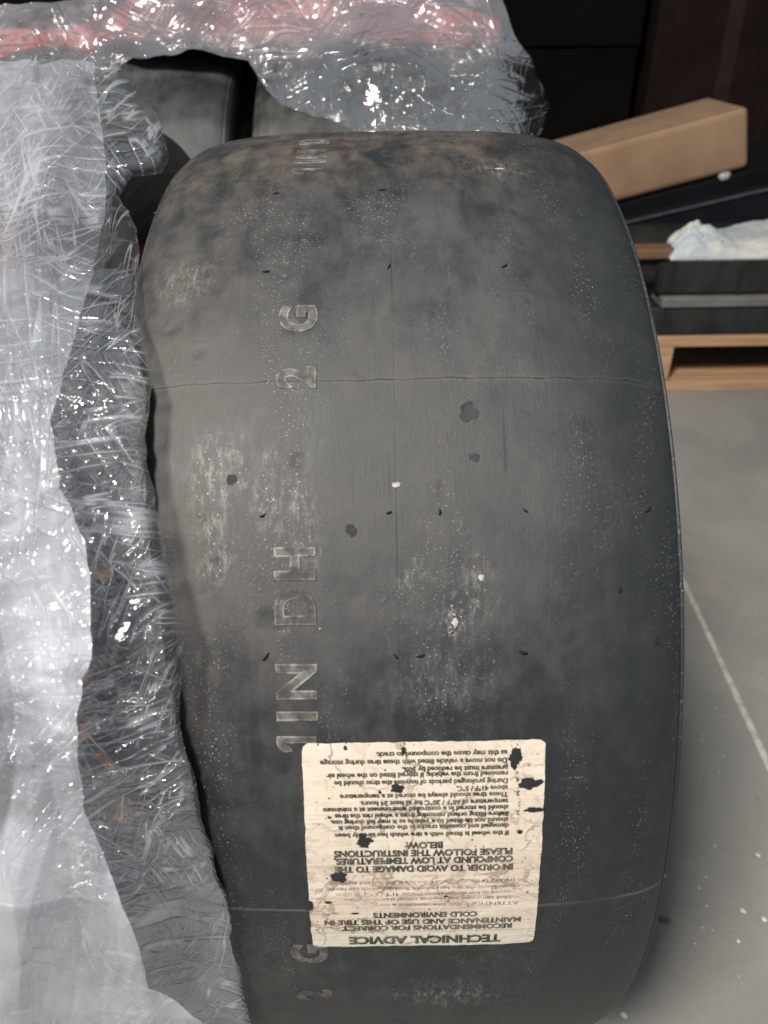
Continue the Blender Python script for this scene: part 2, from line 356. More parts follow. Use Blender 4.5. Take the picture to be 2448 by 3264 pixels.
def mat_sticker():
    n = NT('sticker_paper'); uv = n.coord('UV')
    a = n.noise(uv, 40, 6, 0.65, 0.8); b = n.noise(n.mp(uv, loc=(2, 3, 0)), 150, 5, 0.7, 0.6)
    c = n.mix(n.rng(a, 0.3, 0.7), (0.58, 0.50, 0.41), (0.655, 0.575, 0.48))
    c = n.mix(n.rng(b, 0.52, 0.70, 0, 0.5), c, (0.42, 0.32, 0.24))
    wr = n.noise(n.mp(uv, (380, 26, 1)), 1.0, 4, 0.65, 0.5)                        # cracks that run along the print
    sx = n.n('ShaderNodeSeparateXYZ'); n.l(uv, sx.inputs[0])
    low = n.math('MULTIPLY', n.rng(sx.outputs[0], 0.012, 0.03), n.rng(sx.outputs[0], 0.045, 0.060, 1, 0))
    c = n.mix(n.math('MULTIPLY', n.rng(wr, 0.52, 0.68), n.math('ADD', 0.03, n.math('MULTIPLY', low, 0.6))), c, (0.30, 0.22, 0.15))
    dirt = n.math('MULTIPLY', n.rng(n.noise(uv, 70, 6, 0.7, 0.8), 0.47, 0.68), low)
    c = n.mix(n.math('MULTIPLY', dirt, 0.75), c, (0.30, 0.23, 0.17))
    # dry cracks: thin brown lines
    q = n.n('ShaderNodeVectorMath', operation='ADD'); n.l(uv, q.inputs[0])
    w_ = n.n('ShaderNodeVectorMath', operation='SCALE'); n.l(n.noise(uv, 60, 3, 0.6, out='Color'), w_.inputs[0]); w_.inputs['Scale'].default_value = 0.03
    n.l(w_.outputs[0], q.inputs[1])
    e = n.vor(q.outputs[0], 36, 'DISTANCE_TO_EDGE')
    em = n.math('MULTIPLY', n.rng(e, 0.015, 0.045, 1, 0), n.rng(n.noise(n.mp(uv, loc=(6, 6, 0)), 32, 3), 0.42, 0.58))
    c = n.mix(n.math('MULTIPLY', em, 0.55), c, (0.22, 0.15, 0.10))
    sp = n.vor(uv, 330); c = n.mix(n.math('MULTIPLY', n.rng(sp, 0.12, 0.24, 1, 0), n.rng(n.noise(uv, 75, 4, 0.7), 0.47, 0.58)), c, (0.17, 0.11, 0.07))
    # a fine crease down the sheet, rubbed pale
    cr = n.math('ABSOLUTE', n.math('SUBTRACT', n.math('ADD', sx.outputs[1], n.math('MULTIPLY', n.noise(uv, 70, 3), 0.006)), 0.0285))
    c = n.mix(n.rng(cr, 0.0004, 0.0016, 0.55, 0), c, (0.55, 0.43, 0.36))
    band = n.rng(sx.outputs[0], 0.0094, 0.0098, 1, 0)
    c = n.mix(n.math('MULTIPLY', band, 0.55), c, (0.56, 0.55, 0.47))
    ln = n.math('ABSOLUTE', n.math('SUBTRACT', sx.outputs[0], 0.0098))
    c = n.mix(n.rng(ln, 0.0001, 0.0004, 0.5, 0), c, (0.25, 0.22, 0.18))
    return n.done(n.pbr(c, 0.62, 0.35, n.bump(n.math('ADD', n.math('ADD', wr, b), n.math('MULTIPLY', em, -1.5)), 0.35, 0.0008)))

# marks on the tread, measured off the photograph
CRACK_S = on_tyre(1224, 1209)[0] * TR; CRACK_SLOPE = -(on_tyre(1950, 1210)[0] - on_tyre(560, 1232)[0]) * TR / 0.22
SEAM_S = on_tyre(1500, 2893)[0] * TR
CHALK = []
for u, v, ru, rv, k in ((690, 1545, .018, .030, 1.0), (690, 1760, .016, .022, .85), (850, 1620, .014, .022, .7), (960, 1620, .011, .022, .8), (860, 1480, .008, .012, .6), (1450, 1975, .010, .020, 1.0), (1530, 1850, .010, .022, .8),
                    (590, 900, .020, .022, .5), (1320, 1840, .012, .012, .5), (1400, 2180, .03, .02, .4), (1420, 3170, .035, .02, .8), (1600, 540, .02, .02, .6), (980, 1745, .010, .016, .6)):
    p, x, _ = on_tyre(u, v); CHALK.append((p * TR, x, rv, ru, k))

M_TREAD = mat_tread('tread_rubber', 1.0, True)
M_TREAD2 = mat_tread('stored_tyre_rubber', 1.0, False, (1.35, 1.55, 1.5), 3.0)
M_SIDE = mat_simple('sidewall_rubber', (0.024, 0.023, 0.025), 0.5, 0.45, 0.4, 40, 0.2, 300)
M_DARK = mat_simple('nub_rubber', (0.010, 0.010, 0.010), 0.7, 0.3)
M_FLOOR = mat_floor()

# ------------------------------------------------------------------ setting
fl = mesh('floor', [(-6, -4, 0), (6, -4, 0), (6, 6, 0), (-6, 6, 0)], [(0, 1, 2, 3)])
floor = link('floor', fl, M_FLOOR); floor['kind'] = 'structure'
a, b = on_floor(2177, 1850), on_floor(2448, 2434)
dv = (a - b) / np.linalg.norm(a - b); nv = np.array([dv[1], -dv[0], 0])
bm = bmesh.new(); rows = []
for k in range(160):
    t = -1.2 + k * 0.03; p = b + dv * t; wv = 0.0042 + 0.0012 * float(vnoise(np.array([[t * 9, 1]]), 3)[0]); sh = 0.0016 * float(vnoise(np.array([[t * 6, 5]]), 4)[0])
    rows.append([bm.verts.new(tuple(p + nv * (sh + s * wv) + np.array([0, 0, z]))) for s, z in ((-1, 0.0006), (-0.6, 0.0035), (0.6, 0.0035), (1, 0.0006))])
for r0, r1 in zip(rows, rows[1:]):
    for i in range(3): bm.faces.new((r0[i], r0[i + 1], r1[i + 1], r1[i]))
me = bpy.data.meshes.new('joint_filler'); bm.normal_update(); bm.to_mesh(me); bm.free()
j = link('joint_filler', me, mat_simple('joint_sealant', (0.46, 0.44, 0.39), 0.7, 0.3, 0.25, 60, 0.3, 300), floor, True)
wall = box('back_wall', (9.0, 0.12, 3.6), (0.5, 3.3, 1.8), mat_simple('wall_in_shade', (0.008, 0.0065, 0.006), 0.9, 0.1, 0.4, 3), None, 0)  # interior shade put into the wall colour as near-black
wall['kind'] = 'structure'

# ------------------------------------------------------------------ tyres
def tyre_shell(hw, nphi=320, nt=72, ridge=True, sc=1.0):
    t = np.linspace(0.02, math.pi - 0.02, nt * 2)
    x, r = prof(t); x = x * hw / TW
    if ridge: r = r + 0.0013 * (np.exp(-((t - 0.33) / 0.022) ** 2) + np.exp(-((t - math.pi + 0.33) / 0.022) ** 2)) - 0.0010 * (np.exp(-((t - 0.385) / 0.020) ** 2) + np.exp(-((t - math.pi + 0.385) / 0.020) ** 2))
    phi = np.linspace(-math.pi, math.pi, nphi + 1)
    arc = np.concatenate([[0], np.cumsum(np.hypot(np.diff(x), np.diff(r)))]); arc -= arc[-1] / 2
    P = np.stack([np.broadcast_to(x, (nphi, len(x))), -r * np.cos(phi[:-1, None]), r * np.sin(phi[:-1, None])], -1)
    UV = np.stack(np.broadcast_arrays(phi[:, None] * TR, x[None, :]), -1)
    return P, UV, (x[0], r[0]), (x[-1], r[-1])
def side_shell(x0, r0, sgn, nphi=160):
    pr = [(x0, r0), (x0 + sgn * 0.0006, r0 - 0.006), (x0 + sgn * 0.0022, r0 - 0.009), (x0 + sgn * 0.0022, r0 - 0.012), (x0 + sgn * 0.0004, r0 - 0.015), (x0 - sgn * 0.002, r0 - 0.028), (x0 - sgn * 0.007, r0 - 0.040), (x0 - sgn * 0.010, r0 - 0.046), (x0 - sgn * 0.012, 0.229), (x0 - sgn * 0.020, 0.226), (x0 - sgn * 0.030, 0.232), (x0 - sgn * 0.026, 0.262)]
    x = np.array([p[0] for p in pr]); r = np.array([p[1] for p in pr]); phi = np.linspace(-math.pi, math.pi, nphi, endpoint=False)
    if sgn > 0: x, r = x, r
    return np.stack([np.broadcast_to(x, (nphi, len(x))), -r * np.cos(phi[:, None]), r * np.sin(phi[:, None])], -1)
def recalc(me):
    bm = bmesh.new(); bm.from_mesh(me); bmesh.ops.recalc_face_normals(bm, faces=bm.faces); bm.to_mesh(me); bm.free()
def make_tyre(name, label, loc, hw, tread_mat, side_mat, rotz=0.0, group=None):
    t = thing(name, label, 'tyre', loc, (0, 0, rotz), group)
    P, UV, e0, e1 = tyre_shell(hw)
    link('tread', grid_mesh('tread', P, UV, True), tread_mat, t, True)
    for (x0, r0), s in ((e0, -1), (e1, 1)):
        me = grid_mesh('sidewall', side_shell(x0, r0, s), None, True); recalc(me); link('sidewall', me, side_mat, t, True)
    lx = np.linspace(-hw + 0.022, hw - 0.022, 12); lr = 0.262 + 0.05 * (1 - (lx / (hw - 0.022)) ** 4); phi = np.linspace(-math.pi, math.pi, 120, endpoint=False)
    me = grid_mesh('inner_liner', np.stack([np.broadcast_to(lx, (120, 12)), -lr * np.cos(phi[:, None]), lr * np.sin(phi[:, None])], -1), None, True)
    link('inner_liner', me, side_mat, t, True)
    return t
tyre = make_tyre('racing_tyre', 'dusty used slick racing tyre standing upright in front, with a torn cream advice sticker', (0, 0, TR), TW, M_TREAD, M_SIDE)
T0 = np.array([0, 0, TR])

# text -> mesh on the tread
DG = None
def text_mesh(body, size, bold=0.0, align='LEFT', bevel=0.0, fill=True, spacing=1.0):
    c = bpy.data.curves.new('txt', 'FONT'); c.body = body; c.size = size; c.offset = bold; c.align_x = align
    c.space_character = spacing; c.resolution_u = 3
    if bevel: c.bevel_depth = bevel; c.bevel_resolution = 1; c.fill_mode = 'NONE'; c.resolution_u = 6
    o = bpy.data.objects.new('txt', c); C.objects.link(o)
    bpy.context.view_layer.update()
    me = bpy.data.meshes.new_from_object(o.evaluated_get(bpy.context.evaluated_depsgraph_get()))
    bpy.data.objects.remove(o); bpy.data.curves.remove(c)
    n = len(me.vertices); co = np.empty(n * 3, np.float32); me.vertices.foreach_get('co', co)
    return me, co.reshape(-1, 3).astype(float)
def digit_one(size, outline):
    h = 0.73 * size; wd = 0.0026
    ring = [(0, 0), (wd, 0), (wd, h), (0.0006, h)] + [(0.0006 - 0.0052 * math.sin(k * 0.26), h - 0.0046 * (1 - math.cos(k * 0.26))) for k in range(1, 6)] + [(-0.0040, h - 0.0062), (-0.0022, h - 0.0050), (0, h - 0.0034)]
    if not outline:
        me = mesh('one', [(a_, b_, 0) for a_, b_ in ring], [tuple(range(len(ring)))])
        bm = bmesh.new(); bm.from_mesh(me); bmesh.ops.triangulate(bm, faces=bm.faces); bmesh.ops.subdivide_edges(bm, edges=bm.edges, cuts=2, use_grid_fill=True); bmesh.ops.triangulate(bm, faces=bm.faces); bm.to_mesh(me); bm.free()
    else:
        V_, F_ = [], []; n_ = len(ring)
        for k in range(n_):
            p = np.array(ring[k]); a_ = np.array(ring[k - 1]); b_ = np.array(ring[(k + 1) % n_]); t_ = (b_ - a_) / (np.linalg.norm(b_ - a_) + 1e-9); nn = np.array([-t_[1], t_[0]])
            for q in range(6): an = q / 6 * 2 * math.pi; c2 = p + nn * 0.00055 * math.cos(an); V_.append((c2[0], c2[1], 0.00055 * math.sin(an)))
        for k in range(n_):
            for q in range(6): F_.append((k * 6 + q, k * 6 + (q + 1) % 6, ((k + 1) % n_) * 6 + (q + 1) % 6, ((k + 1) % n_) * 6 + q))
        me = mesh('one', V_, F_)
    n = len(me.vertices); co = np.empty(n * 3, np.float32); me.vertices.foreach_get('co', co)
    return me, co.reshape(-1, 3).astype(float)
def put(me, s, x, off):
    P = tyre_pt(s / TR, x, off) - T0
    me.vertices.foreach_set('co', P.reshape(-1).astype(np.float32)); me.update()

def mat_letter(name, wear, lo, hi):
    n = NT(name); uv = n.coord('Object')
    k = n.noise(uv, 130, 5, 0.7); c = n.mix(n.rng(k, 0.38, 0.62), lo, hi); c = n.mix(n.math('MULTIPLY', n.rng(n.noise(n.mp(uv, loc=(3, 1, 2)), 62, 4, 0.65), 0.46, 0.60, 0, 0.85), wear), c, (0.040, 0.040, 0.040)); return n.done(n.pbr(c, 0.75, 0.3, n.bump(n.noise(uv, 500, 3), 0.3, 0.001)))
M_LET = mat_letter('chalky_letter_edge', 0.75, (0.085, 0.082, 0.076), (0.26, 0.245, 0.22))
M_LETF = mat_letter('worn_letter_face', 0.8, (0.055, 0.054, 0.052), (0.145, 0.138, 0.128))
XB = float(np.mean([on_tyre(1001, 1205)[1], on_tyre(1003, 2170)[1]]))
for ch, u, v, k in (('1', 985, 2372, 1), ('I', 942, 2283, 1), ('N', 944, 2174, 1), ('D', 942, 1936, 1), ('H', 944, 1797, 1), ('2', 945, 1204, 1), ('G', 948, 1016, 1),
                    ('1', 990, 546, 1), ('I', 990, 516, 1), ('N', 995, 492, 1), ('D', 1000, 452, 1), ('G', 1010, 3040, .8), ('2', 1030, 3170, .6)):
    ph, x, _ = on_tyre(u, v)
    size = 0.0222
    me, co = text_mesh(ch, size, 0.0011) if ch != '1' else digit_one(size, False)
    cx = (co[:, 0].min() + co[:, 0].max()) / 2
    put(me, ph * TR + (co[:, 0] - cx) * 0.92, XB - co[:, 1], 0.0002)
    lt = link('letter', me, M_LETF, tyre)
    me, co = text_mesh(ch, size, 0.0007, bevel=0.00055 if k == 1 else 0.0003) if ch != '1' else digit_one(size, True)
    put(me, ph * TR + (co[:, 0] - cx) * 0.92, XB - co[:, 1], 0.0001 + co[:, 2] * 0.45)
    link('outline', me, M_LET if k == 1 else M_LETF, lt, True)

# moulding nubs: short dark slits with a small raised lip
for u, v, a in ((881, 618, 0.1), (849, 868, 0), (1240, 851, 1.2), (838, 1644, 0.5), (1240, 1634, 0.35), (1675, 1628, -0.6), (2065, 1625, 0.7), (1262, 2092, -0.8), (1668, 2080, -0.3),
                (1608, 850, 0.6), (1217, 608, -0.1), (848, 2093, 0.9), (2093, 2045, 1.0), (1976, 1880, 1.3), (1402, 1632, 1.5), (1340, 2090, 0.2)):
    ph, x, _ = on_tyre(u, v); pts = []; L = random.uniform(0.0014, 0.0024); wd = random.uniform(0.0004, 0.0007)
    for (rr, hh) in ((1.0, 0.0), (0.8, 0.0006), (0.35, 0.0009)):
        for q in range(12):
            an = q / 12 * 2 * math.pi; px, py = L * rr * math.cos(an), wd * rr * math.sin(an) * (1 + 0.3 * math.sin(3 * an))
            pts.append((px * math.cos(a) - py * math.sin(a), px * math.sin(a) + py * math.cos(a), hh))
    F = [(r * 12 + q, r * 12 + (q + 1) % 12, r * 12 + 12 + (q + 1) % 12, r * 12 + 12 + q) for r in range(2) for q in range(12)] + [tuple(24 + q for q in range(12))]
    pts = np.array(pts); P = tyre_pt(ph + pts[:, 1] / TR, x + pts[:, 0], pts[:, 2] + 0.0001) - T0
    link('vent_nub', mesh('vent_nub', P, F), M_DARK, tyre, True)

def patch(name, u, v, ru, rv, sd, mat, h0=0.0002, dome=0.0):
    ph, x, _ = on_tyre(u, v); N_ = 26; P = [(0, 0)]
    for q in range(N_):
        an = q / N_ * 2 * math.pi; k_ = 1 + 0.5 * float(fbm(np.array([[1.9 * math.cos(an) + sd * 5, 1.9 * math.sin(an)]]), 3, sd)[0])
        P.append((ru * k_ * math.cos(an), rv * k_ * math.sin(an)))
    P = np.array(P); h = np.full(len(P), h0); h[0] += dome
    link(name, mesh(name, tyre_pt(ph + P[:, 1] / TR, x + P[:, 0], h) - T0, [(0, 1 + q, 1 + (q + 1) % N_) for q in range(N_)]), mat, tyre, True)
M_SCUF = mat_simple('scuffed_rubber', (0.040, 0.039, 0.040), 0.75, 0.25, 0.35, 160, 0.3, 400)
for i, (u, v, a_, b_) in enumerate(((1493, 1313, .0036, .0048), (1513, 1458, .0022, .0020), (740, 1530, .0022, .0024), (1120, 1690, .0022, .0026))):
    patch('scuff', u, v, a_, b_, i + 3, M_SCUF)
M_CRUST = mat_simple('dried_splash', (0.40, 0.38, 0.33), 0.8, 0.2, 0.35, 300, 0.3, 600)
for i, (u, v, a_, b_) in enumerate(((1264, 1546, .0017, .0012), (1535, 1842, .0012, .0013), (1450, 1985, .0013, .0018), (1020, 2004, .0003, .0005), (1592, 540, .0024, .0012), (490, 628, .0015, .0009))):
    patch('dried_splash', u, v, a_, b_, i + 30, M_CRUST, 0.0003, 0.0005)

# ------------------------------------------------------------------ the sticker
# sticker frame: s runs from its heading (low on the tread) up, x across; the print reads upside down from here
cs = [on_tyre(*p) for p in ((993, 3010), (1716, 3003), (1719, 2357), (966, 2365))]
S0 = (cs[0][0] + cs[1][0]) / 2 * TR; S1 = (cs[2][0] + cs[3][0]) / 2 * TR
X0 = (cs[0][1] + cs[3][1]) / 2; X1 = (cs[1][1] + cs[2][1]) / 2
SW, SH = X1 - X0, S1 - S0
def st_pt(a, b, off):                      # a = up from the heading edge, b = across from image left
    return tyre_pt((S0 + a) / TR, X0 + b, off) - T0
na, nb_ = 90, 84
aa, bb = np.meshgrid(np.linspace(0, SH, na), np.linspace(0, SW, nb_), indexing='ij')
rc = 0.0022
da = np.minimum(aa, SH - aa); db = np.minimum(bb, SW - bb)
ins = np.where(da < rc, rc - np.sqrt(np.maximum(rc * rc - (rc - da) ** 2, 0)), 0)      # rounded corners
b2 = np.clip(bb, ins, SW - ins)
edge = np.exp(-np.minimum(da, db) / 0.0012)
nz = np.stack([aa * 260, bb * 260], -1)
a2 = aa + edge * 0.0005 * fbm(nz, 3, 2); b2 = b2 + edge * 0.0006 * fbm(nz, 3, 5)
hgt = 0.0005 + 0.00016 * fbm(np.stack([aa * 300, bb * 90], -1), 3, 9) * (1 + 2 * np.exp(-((aa - 0.034) / 0.012) ** 2))
top = st_pt(a2, b2, hgt)
sk = link('sticker', grid_mesh('sticker', np.transpose(top, (1, 0, 2)), np.transpose(np.stack([aa, bb], -1), (1, 0, 2))), mat_sticker(), tyre, True)
M_INK = mat_letter('printed_ink', 0, (0.030, 0.038, 0.034), (0.13, 0.125, 0.10))
M_INK2 = mat_letter('faded_ink', 0, (0.09, 0.085, 0.07), (0.48, 0.40, 0.31))
def line(body, v, usize, u0=None, uc=None, bold=0.0, ink=None, width=None, spacing=1.0):
    """one printed line; v is its middle in the photograph, height from the photograph too"""
    ph, x, d = on_tyre(1345, v); s = ph * TR
    me, co = text_mesh(body, usize, bold * usize, 'LEFT', spacing=spacing)
    wd = co[:, 0].max() - co[:, 0].min(); tx = co[:, 0] - co[:, 0].min()
    if width: tx = tx * (width / wd); wd = width
    xs = on_tyre(u0, v)[1] if u0 else on_tyre(uc, v)[1] + wd / 2
    ys = co[:, 1] - 0.36 * usize
    s_pos = s - ys; xp = xs - tx
    put(me, s_pos, xp, 0.00085)
    link('print_line', me, ink or M_INK, sk)
def wpx(u0, u1, v): return abs(on_tyre(u0, v)[1] - on_tyre(u1, v)[1])
K = 0.0032
for t_, v, ul, ur in (('as this may cause the compound to crack.', 2401, 1616, 1198), ('Do not move a vehicle fitted with these tires during storage', 2425, 1615, 1020), ('pressure must be reduced by 50%.', 2449, 1617, 1280),
                      ('removed from the vehicle; if stored fitted on the wheel air', 2467, 1617, 1040), ('During prolonged periods of non-use the tires should be', 2490, 1617, 1065), ('above 41\u00b0F / 5\u00b0C.', 2512, 1617, 1452),
                      ('These tires should always be stored at a temperature', 2533, 1618, 1083), ('temperature of 68\u00b0F / 20\u00b0C for at least 24 hours.', 2555, 1619, 1146), ('should be stored in a controlled environment at a minimum', 2575, 1619, 1030),
                      ('Before fitting or/and removing from a wheel rim the tires', 2595, 1619, 1067), ('should not be fitted to a vehicle as it may fail during use.', 2614, 1619, 1052), ('damaged and contains cracks in the compound then it', 2633, 1620, 1078),
                      ('If the wheel is fitted with a tire which has already been', 2656, 1620, 1068)):
    line(t_, v, K, u0=ul, width=wpx(ul, ur, v), bold=0.036)
for t_, v in (('4.', 2488), ('3.', 2531), ('2.', 2593), ('1.', 2653)): line(t_, v, K, u0=1655, bold=0.02)
for t_, v, ul, ur, k in (('BELOW:', 2690, 1411, 1293, .0045), ('PLEASE FOLLOW THE INSTRUCTIONS', 2714, 1632, 1064, .0045), ('COMPOUND AT LOW TEMPERATURES,', 2738, 1634, 1064, .0045), ('IN ORDER TO AVOID DAMAGE TO THE', 2764, 1633, 1066, .0045)):
    line(t_, v, k, u0=ul, width=wpx(ul, ur, v), bold=0.045)
for t_, v, ul, ur in (('in cracking of the compound if the tire is not handled correctly.', 2807, 1663, 1045), ('temperatures the tire has reduced flexibility which can result', 2826, 1655, 1047), ('exposed to low temperatures (below 41\u00b0F / 5\u00b0C). In these', 2844, 1645, 1070),
                      ('rubber compound and requires special treatment when', 2861, 1645, 1100), ('ATTENTION: this tire contains a very', 2879, 1650, 1190)):
    line(t_, v, .0029, u0=ul, width=wpx(ul, ur, v), ink=M_INK2)
for t_, v, ul, ur in (('COLD ENVIRONMENTS', 2911, 1520, 1188), ('MAINTENANCE AND USE OF THIS TIRE IN', 2932, 1658, 1034), ('RECOMMENDATIONS FOR CORRECT', 2951, 1630, 1090)):
    line(t_, v, .0043, u0=ul, width=wpx(ul, ur, v), bold=0.040)
line('TECHNICAL ADVICE', 2990, .0070, u0=1594, width=wpx(1594, 1112, 2990), bold=0.045)
# holes worn through the paper, showing rubber
for u, v, ru, rv, sd in ((1640, 2410, .0036, .0056, 1), (1690, 2492, .0060, .0030, 2), (1702, 2575, .0050, .0014, 3), (1265, 2508, .0034, .0024, 4), (1160, 2675, .0042, .0040, 5), (1077, 2790, .0042, .0032, 6), (985, 2880, .0020, .0040, 7), (1285, 2388, .0011, .0022, 8), (1490, 2610, .0008, .0010, 9), (1210, 2520, .0009, .0010, 10), (1655, 2645, .0016, .0012, 11), (1050, 2600, .0009, .0008, 12), (1045, 2870, .0018, .0010, 13), (1130, 2905, .0020, .0007, 14), (1100, 2380, .0008, .0012, 15), (1420, 2850, .0012, .0006, 16)):
    ph, x, _ = on_tyre(u, v); rn = np.random.default_rng(sd); P = [(0, 0)]; N_ = 44
    rr = 1 + 0.55 * np.array([float(fbm(np.array([[2.3 * math.cos(q / N_ * 2 * math.pi) + sd * 7, 2.3 * math.sin(q / N_ * 2 * math.pi)]]), 3, sd)[0]) for q in range(N_)]) + rn.uniform(-.13, .13, N_)
    for q in range(N_): an = q / N_ * 2 * math.pi; P.append((0.8 * ru * rr[q] * math.cos(an), 0.8 * rv * rr[q] * math.sin(an)))
    P = np.array(P); h = np.full(len(P), 0.00105); h[0] = 0.0012
    P3 = tyre_pt(ph + P[:, 1] / TR, x + P[:, 0], h) - T0
    link('tear', mesh('tear', P3, [(0, 1 + q, 1 + (q + 1) % N_) for q in range(N_)]), mat_tread('torn_patch', 0.15, False, seed=sd) if sd == 1 else bpy.data.materials['torn_patch'], sk)

# ------------------------------------------------------------------ stored tyres behind and beside, red cloths
t1 = make_tyre('racing_tyre', 'dark grey slick tyre standing behind the sticker tyre, its top under clear wrap at right', (0.010, 0.735, TR), 0.162, M_TREAD2, M_SIDE, 0, 'stored slick tyres under the wrap')
t2 = make_tyre('racing_tyre', 'dark grey slick tyre seen through the torn hole in the wrap, upper left', (-0.350, 0.725, TR), 0.158, M_TREAD2, M_SIDE, 0, 'stored slick tyres under the wrap')
for q_ in (t1, t2): q_.scale = (1.05,) * 3; q_.location.z = TR * 1.05
t3 = make_tyre('racing_tyre', 'dark tyre beneath the hazy wrap along the left side of the picture', (-0.335, 0.17, TR), 0.14, M_TREAD2, M_SIDE, R(-3), 'stored slick tyres under the wrap')
def cloth(name, P, th, mat, label, cat):
    o = link(name, grid_mesh(name, P), mat, None, True); m = o.modifiers.new('thickness', 'SOLIDIFY'); m.thickness = th; m.offset = 0
    return tag(o, label, cat)
M_RED = mat_simple('red_cloth', (0.24, 0.060, 0.052), 0.8, 0.2, 0.5, 9, 0.4, 40, (1, 1, 1), (0.15, 0.035, 0.03))
xs = np.linspace(-1.0, 0.165, 150); ts = np.linspace(0, 1, 70)
xg, tg = np.meshgrid(xs, ts, indexing='ij')
ang = tg * 2 * math.pi - 1.4
tap = np.clip((0.175 - xg) / 0.25, 0.06, 1) ** 0.5 * np.clip(1 + (xg + 0.30) / 0.16, 0.25, 1)
yy = 0.73 - 0.165 * tap * np.cos(ang); zz = 0.694 + 0.030 * tap * (1 + np.sin(ang)) - 0.020 * np.clip(np.cos(ang), 0, 1) ** 2 + 0.006 * fbm(np.stack([xg * 5, tg * 3], -1), 4, 31)
yy = yy + 0.02 * fbm(np.stack([xg * 7, tg * 4], -1), 3, 32)
cloth('folded_cloth', np.stack([xg, yy, zz], -1), 0.006, M_RED, 'red folded cloth lying across the stored tyres under the wrap at the top', 'cloth')
M_BRN = mat_simple('brown_cloth', (0.11, 0.052, 0.042), 0.85, 0.2, 0.5, 14, 0.4, 60, (1, 1, 1), (0.055, 0.028, 0.024))
pg, qg = np.meshgrid(np.linspace(0.62, 1.42, 90), np.linspace(-0.50, -0.222, 60), indexing='ij')
rr = 0.338 + 0.010 * fbm(np.stack([pg * 5, qg * 20], -1), 4, 41) + 0.004
cloth('brown_sheet', np.stack([qg, 0.17 - rr * np.cos(pg), TR + rr * np.sin(pg)], -1), 0.004, M_BRN, 'reddish brown sheet lying over the tyre at left, beneath the hazy wrap', 'sheet')
cr = thing('red_crate', 'dull red crate in the dark gap left of the sticker tyre', 'crate', (-0.385, 0.372, 0))
for sx in (-1, 1): pass
M_CR = mat_simple('red_plastic', (0.19, 0.04, 0.03), 0.5, 0.4, 0.4, 12)
box('side_panel', (0.42, 0.012, 0.50), (0, -0.012, 0.25), M_CR, cr, 0.003)
box('rim', (0.44, 0.030, 0.035), (0, -0.012, 0.517), M_CR, cr, 0.005)
box('end_panel', (0.012, 0.03, 0.50), (0.216, 0.010, 0.25), M_CR, cr, 0.003)

# ------------------------------------------------------------------ clear wrap
def tri(x): return np.abs((x % 1.0) * 2 - 1) * 2 - 1
def crumple(U, V, seed, bias=None, amp=1.0, fmin=8, fmax=120, n=16):
    rg = np.random.default_rng(seed); h = 0
    wx = fbm(np.stack([U * 13, V * 13], -1), 2, seed); wy = fbm(np.stack([U * 13 + 9, V * 13 + 5], -1), 2, seed + 1)
    for k in range(n):
        f = fmin * (fmax / fmin) ** (k / (n - 1)); a = rg.uniform(0, math.pi)
        if bias is not None and rg.random() < 0.6: a = bias + rg.normal() * 0.3
        c = U * math.cos(a) + V * math.sin(a) + 0.010 * wx + 0.006 * wy
        msk = np.clip(fbm(np.stack([U * f * 0.3 + k, V * f * 0.3 - k], -1), 2, seed + 50 + k) * 2.2 + 0.2, 0, 1)
        h = h + amp * 0.05 / f * tri(c * f + rg.random()) * msk
    return h
def film(name, U, V, D, seed, mat, parent, bias=None, amp=1.0, big=0.01, fmin=8, fmax=120, droop=0):
    mu, mv = U / FOC * D.mean(), V / FOC * D.mean()
    if droop:
        V = V + np.clip((420 - V) / 215, 0, 1) * (droop * np.clip((U - U.max() * 0.35) / (U.max() * 0.65), 0, 1) ** 2 + 26 * fbm(np.stack([U / 70, U * 0 + seed], -1), 3, seed))
    P = W_(U, V, D)
    du = np.gradient(P, axis=1); dv_ = np.gradient(P, axis=0); N = np.cross(du, dv_); N /= np.linalg.norm(N, axis=-1, keepdims=True) + 1e-9
    h = crumple(mu, mv, seed, bias, amp, fmin, fmax) + big * fbm(np.stack([mu * 11, mv * 7], -1), 3, seed + 9)
    P = P + N * h[..., None]
    return link(name, grid_mesh(name, P, np.stack([mu, mv], -1)), mat, parent, True)
def poly(pts, q, jag=0, seed=0):
    pts = np.array(pts, float); y = np.interp(q, pts[:, 0], pts[:, 1])
    if jag: y = y + jag * fbm(np.stack([q / 45.0, q * 0 + seed], -1), 4, seed)
    return y
E_IN = [(205, 372), (240, 374), (300, 420), (370, 470), (450, 512), (500, 522), (528, 505), (545, 410), (580, 392), (630, 366), (665, 380), (690, 402), (740, 425), (885, 443), (1033, 450), (1225, 480), (1402, 476), (1564, 487), (1652, 481), (1815, 509), (1962, 531), (2213, 568), (2302, 583), (2434, 620), (2567, 649), (2730, 693), (2877, 745), (3025, 767), (3264, 804), (3400, 830)]
E_OUT = [(205, 300), (430, 330), (563, 342), (685, 340), (827, 313), (949, 281), (1071, 244), (1193, 203), (1347, 150), (1450, 163), (1575, 179), (1645, 217), (1743, 260), (1841, 277), (1960, 280), (2085, 285), (2154, 258), (2279, 240), (2425, 246), (2588, 268), (2697, 320), (2860, 382), (3011, 446), (3158, 468), (3264, 640), (3400, 700)]
D_E = [(205, .555), (480, .475), (690, .424), (863, .366), (1033, .337), (1225, .319), (1402, .311), (1652, .304), (1962, .300), (2434, .303), (2877, .322), (3264, .374), (3400, .40)]
wrapA = thing('plastic_wrap', 'crinkled clear plastic wrap hanging over the load along the left side', 'plastic wrap', tuple(W_(150, 3000, 0.30) * np.array([1, 1, 0])), (0, 0, 0), 'clear plastic wrap round the stored tyres')
vv = np.concatenate([np.linspace(205, 1300, 330), np.linspace(1303, 3400, 420)])
